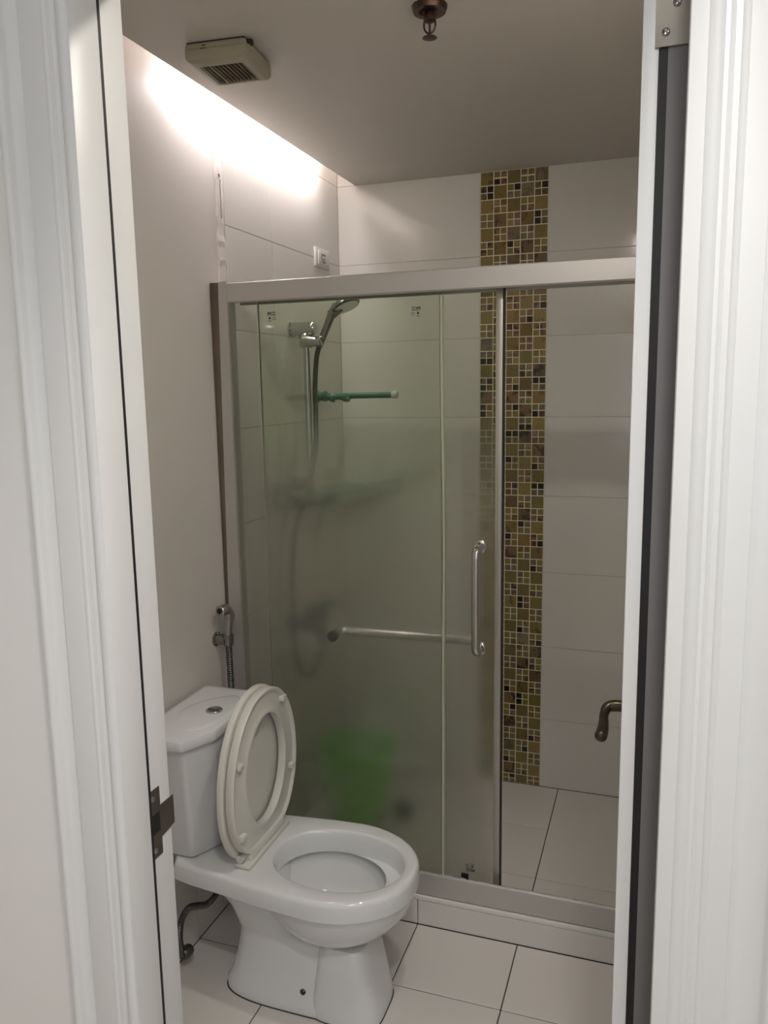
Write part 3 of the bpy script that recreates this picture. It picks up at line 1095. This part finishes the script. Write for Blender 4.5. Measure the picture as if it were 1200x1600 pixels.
# ------------------------------------------------------------------ shower set on the left wall
BX, BY = 0.058, 1.045
ss_ = thing('shower_slide_rail', 'chrome hand shower on a slide rail with hose and mixer, on the tiled wall', 'shower set', (0.03, BY, 0.74))
bm = bmesh.new()
tube(bm, [(BX, BY, 1.255), (BX, BY, 1.795)], 0.0115, 18)
obj('rail', bm, 'chrome', ss_)
for z, L, mm in ((1.803, .018, 'chrome'), (1.262, -.012, 'dark_hose')):
    bm = bmesh.new()
    lathe(bm, [(0.027, 0), (0.027, .006), (0.0235, .010), (0.0225, .062 + L), (0.0240, .064 + L), (0.0240, .070 + L), (0.020, .076 + L)], (0.0, BY, z), (1, 0, 0), 26)
    obj('rail_bracket', bm, mm, ss_)
bm = bmesh.new()
tube(bm, [(BX, BY - .001, 1.738), (BX, BY, 1.745), (BX, BY, 1.778), (BX, BY + .001, 1.785)], [.020, .025, .025, .020], 20)
tube(bm, [(BX - .004, BY - .010, 1.762), (BX + .045, BY - .010, 1.758)], [.021, .018], 18)
lathe(bm, [(0.016, 0), (0.018, .004), (0.018, .018), (0.014, .022)], (BX + .045, BY - .012, 1.757), (.9, -.1, .1), 18)
obj('slider', bm, 'chrome', ss_)
bm = bmesh.new()
a = Vector((BX + .052, BY - .008, 1.742))
b = Vector((0.158, BY + .005, 1.856))
tube(bm, [a, a + (b - a) * .12, a + (b - a) * .5, a + (b - a) * .85, b], [.0115, .0125, .0125, .0140, .018], 16)
ax = Vector((.42, -.12, -.90))
hc = Vector((0.205, BY + .006, 1.880))
lathe(bm, [(0.012, -.020), (0.030, -.016), (0.046, -.006), (0.050, .002), (0.050, .008), (0.046, .011)], hc, ax, 30)
tube(bm, [b - (b - a) * .1, Vector((0.178, BY + .006, 1.872))], [.016, .022], 14)
hs = obj('hand_shower', bm, 'dark_chrome', ss_)
bm = bmesh.new()
lathe(bm, [(0.043, 0), (0.043, .0015), (0.0, .0018)], hc + ax.normalized() * .0105, ax, 30)
obj('spray_face', bm, 'chrome', hs)
bm = bmesh.new()
pts = spline([a, (BX + .036, BY + .002, 1.70), (BX + .022, BY + .014, 1.60), (BX + .020, BY + .018, 1.50), (BX + .022, BY + .002, 1.38), (BX + .025, BY - .09, 1.24), (BX + .015, BY - .165, 1.12), (BX + .01, BY - .190, .98), (BX + .008, BY - .190, .84), (BX + .008, BY - .175, .68), (BX + .006, BY - .105, .585), (BX + .005, BY - .02, .575), (BX + .003, BY + .065, .640), (BX + .004, BY + .085, .715)], 16)
tube(bm, resample(pts, .008), 0.0090, 10)
obj('shower_hose', bm, 'dark_hose', ss_)
# mixer
bm = bmesh.new()
tube(bm, [(0.062, 0.955, 0.765), (0.062, 0.965, .765), (0.062, 1.135, 0.765), (0.062, 1.145, .765)], [.018, .026, .026, .018], 20)
mx_ = obj('mixer_tap', bm, 'dark_hose', ss_)
mx_['label'] = 'dark chrome mixer tap'
for y in (0.975, 1.125):
    bm = bmesh.new()
    lathe(bm, [(0.034, 0), (0.032, .010), (0.017, .014), (0.017, .062)], (0, y, 0.765), (1, 0, 0), 22)
    obj('wall_union', bm, 'dark_hose', mx_)
bm = bmesh.new()
lathe(bm, [(0.027, 0), (0.028, .018), (0.024, .03), (0.010, .034)], (0.065, 1.05, 0.780), (.3, 0, 1), 22)
tube(bm, [(0.075, 1.05, 0.806), (0.115, 1.035, 0.828), (0.15, 1.02, .836)], [.010, .009, .007], 12)
obj('lever', bm, 'dark_hose', mx_)
bm = bmesh.new()
tube(bm, spline([(0.070, 0.985, .760), (0.105, 0.965, .752), (0.135, 0.945, .735), (0.142, 0.94, .715)], 5), [.019] * 10 + [.021] * 6, 16)
obj('spout', bm, 'dark_hose', mx_)
bm = bmesh.new()
tube(bm, [(BX + .004, BY + .085, .745), (BX + .004, BY + .085, .708)], .011, 14)
obj('hose_outlet', bm, 'dark_hose', mx_)

# soap tray clipped to the lower end of the rail
bm = bmesh.new()
rings = []
for z, k in ((1.196, .80), (1.199, .92), (1.222, 1.0), (1.222, .955), (1.203, .88), (1.201, .7)):
    rings.append([(0.088 + .090 * k * math.cos(2 * math.pi * i / 40), 1.02 + .080 * k * math.sin(2 * math.pi * i / 40), z) for i in range(40)])
loft(bm, rings)
sd = obj('soap_tray', bm, 'slate_plastic', ss_)
sd['label'] = 'dark slate soap tray'
bm = bmesh.new()
tube(bm, [(BX, BY, 1.19), (BX, BY, 1.245)], .0165, 16)
b_box(bm, BX - .01, BX + .02, BY - .02, BY + .02, 1.195, 1.215, bev=.004)
obj('clip', bm, 'slate_plastic', sd)
sb_ = tag(obj('soap_bar', box(0.075, 0.150, 0.985, 1.025, 1.202, 1.232, bev=.010, seg=3), 'slate_plastic'), 'dark soap bar lying in the slate soap tray under the chrome slide rail', 'soap')

# corner shelf
cs = thing('corner_shelf', 'pale green plastic corner shelf behind frosted glass', 'shelf', (0.12, 1.40, 1.185))
bm = bmesh.new()


def quarter(r, z, ins=0.0):
    pts = [(0.0005 + ins, YB - .0005 - ins, z)]
    for i in range(17):
        t = math.pi / 2 * i / 16
        pts.append((0.0005 + ins + (r - ins * 2) * math.cos(t), YB - .0005 - ins - (r - ins * 2) * math.sin(t), z))
    return pts


loft(bm, [quarter(.25, 1.185), quarter(.255, 1.190), quarter(.258, 1.196)])
obj('shelf_plate', bm, 'caddy_plastic', cs)
bm = bmesh.new()
rings = []
for i in range(25):
    t = math.pi / 2 * i / 24
    c, s = math.cos(t), math.sin(t)
    rings.append([(.0008 + r * c, YB - .0008 - r * s, z) for r, z in ((.257, 1.194), (.258, 1.238), (.253, 1.240), (.252, 1.194))])
loft(bm, rings)
obj('shelf_rim', bm, 'caddy_plastic', cs)
bm = bmesh.new()
for z in (1.15,):
    b_box(bm, .0005, .012, YB - .16, YB - .0005, 1.150, 1.186, bev=.003)
    b_box(bm, .0005, .16, YB - .012, YB - .0005, 1.150, 1.186, bev=.003)
obj('shelf_bracket', bm, 'caddy_plastic', cs)

# green rod projecting from the left wall
gr = thing('green_rod', 'dark green plastic rod with a white end cap projecting from the tiled wall', 'towel rod', (0.15, 1.255, 1.545))
bm = bmesh.new()
lathe(bm, [(0.024, 0), (0.024, .006), (0.0175, .012), (0.0175, .028), (0.020, .030), (0.020, .040), (0.015, .044)], (0.0, 1.254, 1.569), (1, 0, 0), 22)
obj('wall_mount', bm, 'teal_plastic', gr)
bm = bmesh.new()
tube(bm, [(0.03, 1.254, 1.5685), (0.304, 1.254, 1.571)], .0112, 18)
obj('rod', bm, 'teal_plastic', gr)
bm = bmesh.new()
pr = [(0.046, .013), (0.058, .016), (0.066, .019), (0.072, .014), (0.085, .0125), (0.10, .0135), (0.115, .017), (0.126, .018), (0.132, .012)]
tube(bm, [(x, 1.254, 1.5685 - (r - .012) * .8) for x, r in pr], [r for x, r in pr], 16)
obj('sleeve', bm, 'teal_plastic', gr)['label'] = 'wavy green sleeve on the rod'
bm = bmesh.new()
lathe(bm, [(0.0135, 0), (0.0145, .003), (0.0145, .019), (0.012, .022)], (0.300, 1.254, 1.571), (1, 0, 0.01), 20)
obj('end_cap', bm, 'white_plastic', gr)['label'] = 'white end cap'

# outlet plate
oy0, oy1, oz0, oz1 = 1.262, 1.392, 2.046, 2.118
ou = thing('wall_outlet', 'white rectangular outlet plate on the tiled wall above the shower rail', 'outlet', (0.0, (oy0 + oy1) / 2, oz0))
obj('plate', box(0.0, 0.009, oy0, oy1, oz0, oz1, bev=.0035), 'white_plastic', ou)
pi = obj('insert', box(0.0085, 0.0112, oy0 + .022, oy1 - .022, oz0 + .010, oz1 - .010, bev=.001), 'white_plastic', ou)
bm = bmesh.new()
for yy, zz, a, b in ((1.318, 2.094, .010, .003), (1.338, 2.094, .010, .003), (1.312, 2.082, .003, .007), (1.334, 2.078, .006, .004), (1.318, 2.070, .003, .006), (1.336, 2.068, .010, .003)):
    b_box(bm, 0.0105, 0.0116, yy - a, yy + a, zz - b, zz + b)
obj('socket_slots', bm, 'socket_dark', pi, smooth=False)

# bucket on the shower floor
bk = thing('bucket', 'bright green plastic bucket on the shower floor behind frosted glass', 'bucket', (0.195, 1.09, ZS))
bm = bmesh.new()
lathe(bm, [(0.098, 0), (0.106, .004), (0.138, .270), (0.146, .272), (0.147, .286), (0.141, .288), (0.135, .284), (0.102, .010), (0.0, .008)], (0.195, 1.09, ZS), (0, 0, 1), 48)
obj('bucket_shell', bm, 'green_plastic', bk)
bm = bmesh.new()
pts = []
for i in range(25):
    t = math.pi * i / 24
    pts.append((0.195 + .150 * math.cos(t), 1.09 - .152 * math.sin(t) * .92, ZS + .268 - .05 * math.sin(t)))
tube(bm, pts, .0035, 8)
obj('handle', bm, 'white_plastic', bk)
br = thing('scrub_brush', 'small dark scrubber on the shower floor beside the green bucket', 'brush', (0.37, 1.13, ZS))
obj('brush_block', box(0.335, 0.405, 1.10, 1.15, ZS + .035, ZS + .060, bev=.010, seg=3), 'slate_plastic', br)
bm = bmesh.new()
for i in range(7):
    for j in range(5):
        x, y = 0.343 + i * .009, 1.107 + j * .009
        tube(bm, [(x, y, ZS + .038), (x + rnd.uniform(-.002, .002), y + rnd.uniform(-.002, .002), ZS + .0005)], .0025, 5)
o = obj('bristles', bm, 'slate_plastic', br)

# ------------------------------------------------------------------ ceiling things
# exhaust fan
FCX, FCY = 0.2455, 0.2445
fx0, fx1, fy0, fy1 = FCX - .0755, FCX + .0755, FCY - .0805, FCY + .0805
fz0, fz1 = 2.3345, 2.3735
fn = thing('exhaust_fan', 'yellowed square exhaust fan with a dusty grille on the ceiling', 'exhaust fan', (FCX, FCY, fz0))
fn.rotation_euler = (0, 0, math.radians(5.5))
bm = bmesh.new()
sqr = lambda i: roundpoly([(fx0 + i, fy0 + i), (fx1 - i, fy0 + i), (fx1 - i, fy1 - i), (fx0 + i, fy1 - i)], .010, 5)
gx0, gx1, gy0, gy1 = fx0 + .020, fx1 - .024, fy0 + .036, fy1 - .016
gq = lambda z, i=0: [(x, y, z) for x, y in roundpoly([(gx0 + i, gy0 + i), (gx1 - i, gy0 + i), (gx1 - i, gy1 - i), (gx0 + i, gy1 - i)], .002, 5)]
rings = [[(x, y, fz1) for x, y in sqr(.004)], [(x, y, fz1 - .003) for x, y in sqr(.001)], [(x, y, fz1 - .013) for x, y in sqr(0)], [(x, y, fz1 - .0138) for x, y in sqr(.0012)], [(x, y, fz1 - .0146) for x, y in sqr(0)], [(x, y, fz0 + .010) for x, y in sqr(0)], [(x, y, fz0 + .003) for x, y in sqr(.004)], [(x, y, fz0) for x, y in sqr(.010)], gq(fz0), gq(fz0 + .002, .001), gq(fz0 + .018, .002)]
loft(bm, rings)
fc = obj('fan_cover', bm, 'fan_plastic', fn, angle=35)
obj('fan_neck', box(fx0 + .006, fx1 - .006, fy0 + .006, fy1 - .006, fz1 - .001, H), 'fan_dark', fn, smooth=False)
obj('grille_void', box(gx0 + .002, gx1 - .002, gy0 + .002, gy1 - .002, fz0 + .014, fz0 + .0185), 'fan_dark', fn, smooth=False)
ns = 11
for i in range(ns):
    x = gx0 + .004 + (gx1 - gx0 - .008) * i / (ns - 1)
    k = 'fan_plastic' if i in (0, 2, ns - 1) else 'dust_slat'
    tile('grille_slat', x - .0011, x + .0011, gy0 + .0015, gy1 - .0015, fz0 + .001, fz0 + .013, k, fn, bev=.0003)
bm = bmesh.new()
b_box(bm, fx0 + .046, fx0 + .054, fy0 - .0003, fy0 + .002, fz1 - .0085, fz1 - .0065)
b_box(bm, fx0 + .040, fx0 + .056, fy0 - .0003, fy0 + .002, fz1 - .0145, fz1 - .0130)
obj('latch_slots', bm, 'fan_dark', fn, smooth=False)
bm = bmesh.new()
tube(bm, [(fx1 - .003, fy0 + .010, fz1 - .006), (fx1 + .006, fy0 + .020, fz1 - .004), (fx1 + .001, fy0 + .034, fz1 - .003)], .005, 10)
obj('cable_clip', bm, 'fan_dark', fn)

# fire sprinkler
SXP, SYP = 0.748, 0.192
sk = thing('fire_sprinkler', 'dark bronze pendent fire sprinkler under the ceiling', 'sprinkler', (SXP, SYP, H - .062))
bm = bmesh.new()
lathe(bm, [(0.016, -.002), (0.022, -.012), (0.034, -.012), (0.037, -.004), (0.0375, 0), (0.030, 0)], (SXP, SYP, H), (0, 0, 1), 32)
obj('escutcheon', bm, 'brass_dark', sk)
bm = bmesh.new()
lathe(bm, [(0.010, 0), (0.010, -.008), (0.013, -.010), (0.013, -.020), (0.009, -.023)], (SXP, SYP, H - .008), (0, 0, 1), 6)
obj('body', bm, 'brass_dark', sk)
bm = bmesh.new()
for s in (-1, 1):
    tube(bm, spline([(SXP + s * .011, SYP, H - .026), (SXP + s * .0125, SYP, H - .036), (SXP + s * .010, SYP, H - .046), (SXP + s * .003, SYP, H - .053)], 5), .0022, 8)
tube(bm, [(SXP, SYP, H - .050), (SXP, SYP, H - .060)], .0035, 10)
obj('yoke', bm, 'brass_dark', sk)
bm = bmesh.new()
tube(bm, [(SXP, SYP, H - .028), (SXP, SYP, H - .052)], .0022, 10)
obj('bulb', bm, 'brass_dark', sk)
bm = bmesh.new()
lathe(bm, [(0.004, .0015), (0.015, .001), (0.0155, 0), (0.006, -.0012)], (SXP, SYP, H - .0615), (0, 0, 1), 20)
obj('deflector', bm, 'brass_dark', sk)

# led batten in the cove
lb = thing('led_batten', 'white led batten lying in the ceiling cove along the left wall', 'light', (0.095, 0.69, H + .012))
obj('batten_base', box(0.080, 0.110, 0.36, 1.30, H + .012, H + .030, bev=.003), 'white_plastic', lb)
bm = bmesh.new()
tube(bm, [(0.066, 0.375, H + .040), (0.066, 1.285, H + .040)], .009, 12)
obj('tube', bm, 'led_tube', lb)
for y in (0.372, 1.288):
    obj('tube_holder', box(0.056, 0.092, y - .006, y + .006, H + .028, H + .052, bev=.002), 'white_plastic', lb)

# unseen downlight added to the dropped ceiling as fill for the bathroom
LX, LY, LZ = 1.12, -0.30, H
dl = thing('ceiling_downlight', 'added round fill downlight, unseen, in the bathroom ceiling beside the open door', 'light', (LX, LY, LZ - .006))
bm = bmesh.new()
lathe(bm, [(0.046, 0), (0.056, 0), (0.058, -.004), (0.052, -.006), (0.046, -.004), (0.046, 0)], (LX, LY, LZ), (0, 0, 1), 36, caps=False)
obj('trim_ring', bm, 'white_plastic', dl)
bm = bmesh.new()
lathe(bm, [(0.045, 0), (0.045, -.0015)], (LX, LY, LZ - .0004), (0, 0, 1), 36)
obj('lens', bm, 'bath_fill_lens', dl)
# recessed downlight in the ceiling of the room outside the door
LX, LY, LZ = 1.30, -1.40, 2.62
dl = thing('ceiling_downlight', 'small round recessed downlight in the ceiling outside the bathroom door', 'light', (LX, LY, LZ - .006))
bm = bmesh.new()
lathe(bm, [(0.046, 0), (0.056, 0), (0.058, -.004), (0.052, -.006), (0.046, -.004), (0.046, 0)], (LX, LY, LZ), (0, 0, 1), 36, caps=False)
obj('trim_ring', bm, 'white_plastic', dl)
bm = bmesh.new()
lathe(bm, [(0.045, 0), (0.045, -.0015)], (LX, LY, LZ - .0004), (0, 0, 1), 36)
obj('lens', bm, 'downlight_lens', dl)
sl_ = bpy.data.lights.new('downlight_beam', 'SPOT')
sl_.energy = HALL_SPOT_W
sl_.color = (1.0, 0.96, 0.92)
sl_.spot_size = math.radians(112)
sl_.spot_blend = 0.6
sl_.shadow_soft_size = 0.045
so = bpy.data.objects.new('downlight_beam', sl_)
COL.objects.link(so)
so.location = (LX, LY, LZ - .012)

# two unseen square panels added outside to throw fill light through the doorway
for px_, lens, lab in ((1.70, 'fill_panel_a', 'added square fill light panel outside the bathroom, on the hinge side of the door'), (0.20, 'fill_panel_b', 'added square fill light panel outside the bathroom, on the latch side of the door')):
    pl = thing('added_fill_panel', lab, 'light', (px_, -2.30, 2.605))
    bm = bmesh.new()
    for a, b, c, d_ in ((-.32, .32, -.32, -.29), (-.32, .32, .29, .32), (-.32, -.29, -.29, .29), (.29, .32, -.29, .29)):
        b_box(bm, px_ + a, px_ + b, -2.30 + c, -2.30 + d_, 2.605, 2.62)
    obj('frame', bm, 'white_plastic', pl, smooth=False)
    obj('diffuser', box(px_ - .29, px_ + .29, -2.59, -2.01, 2.610, 2.6195), lens, pl, smooth=False)
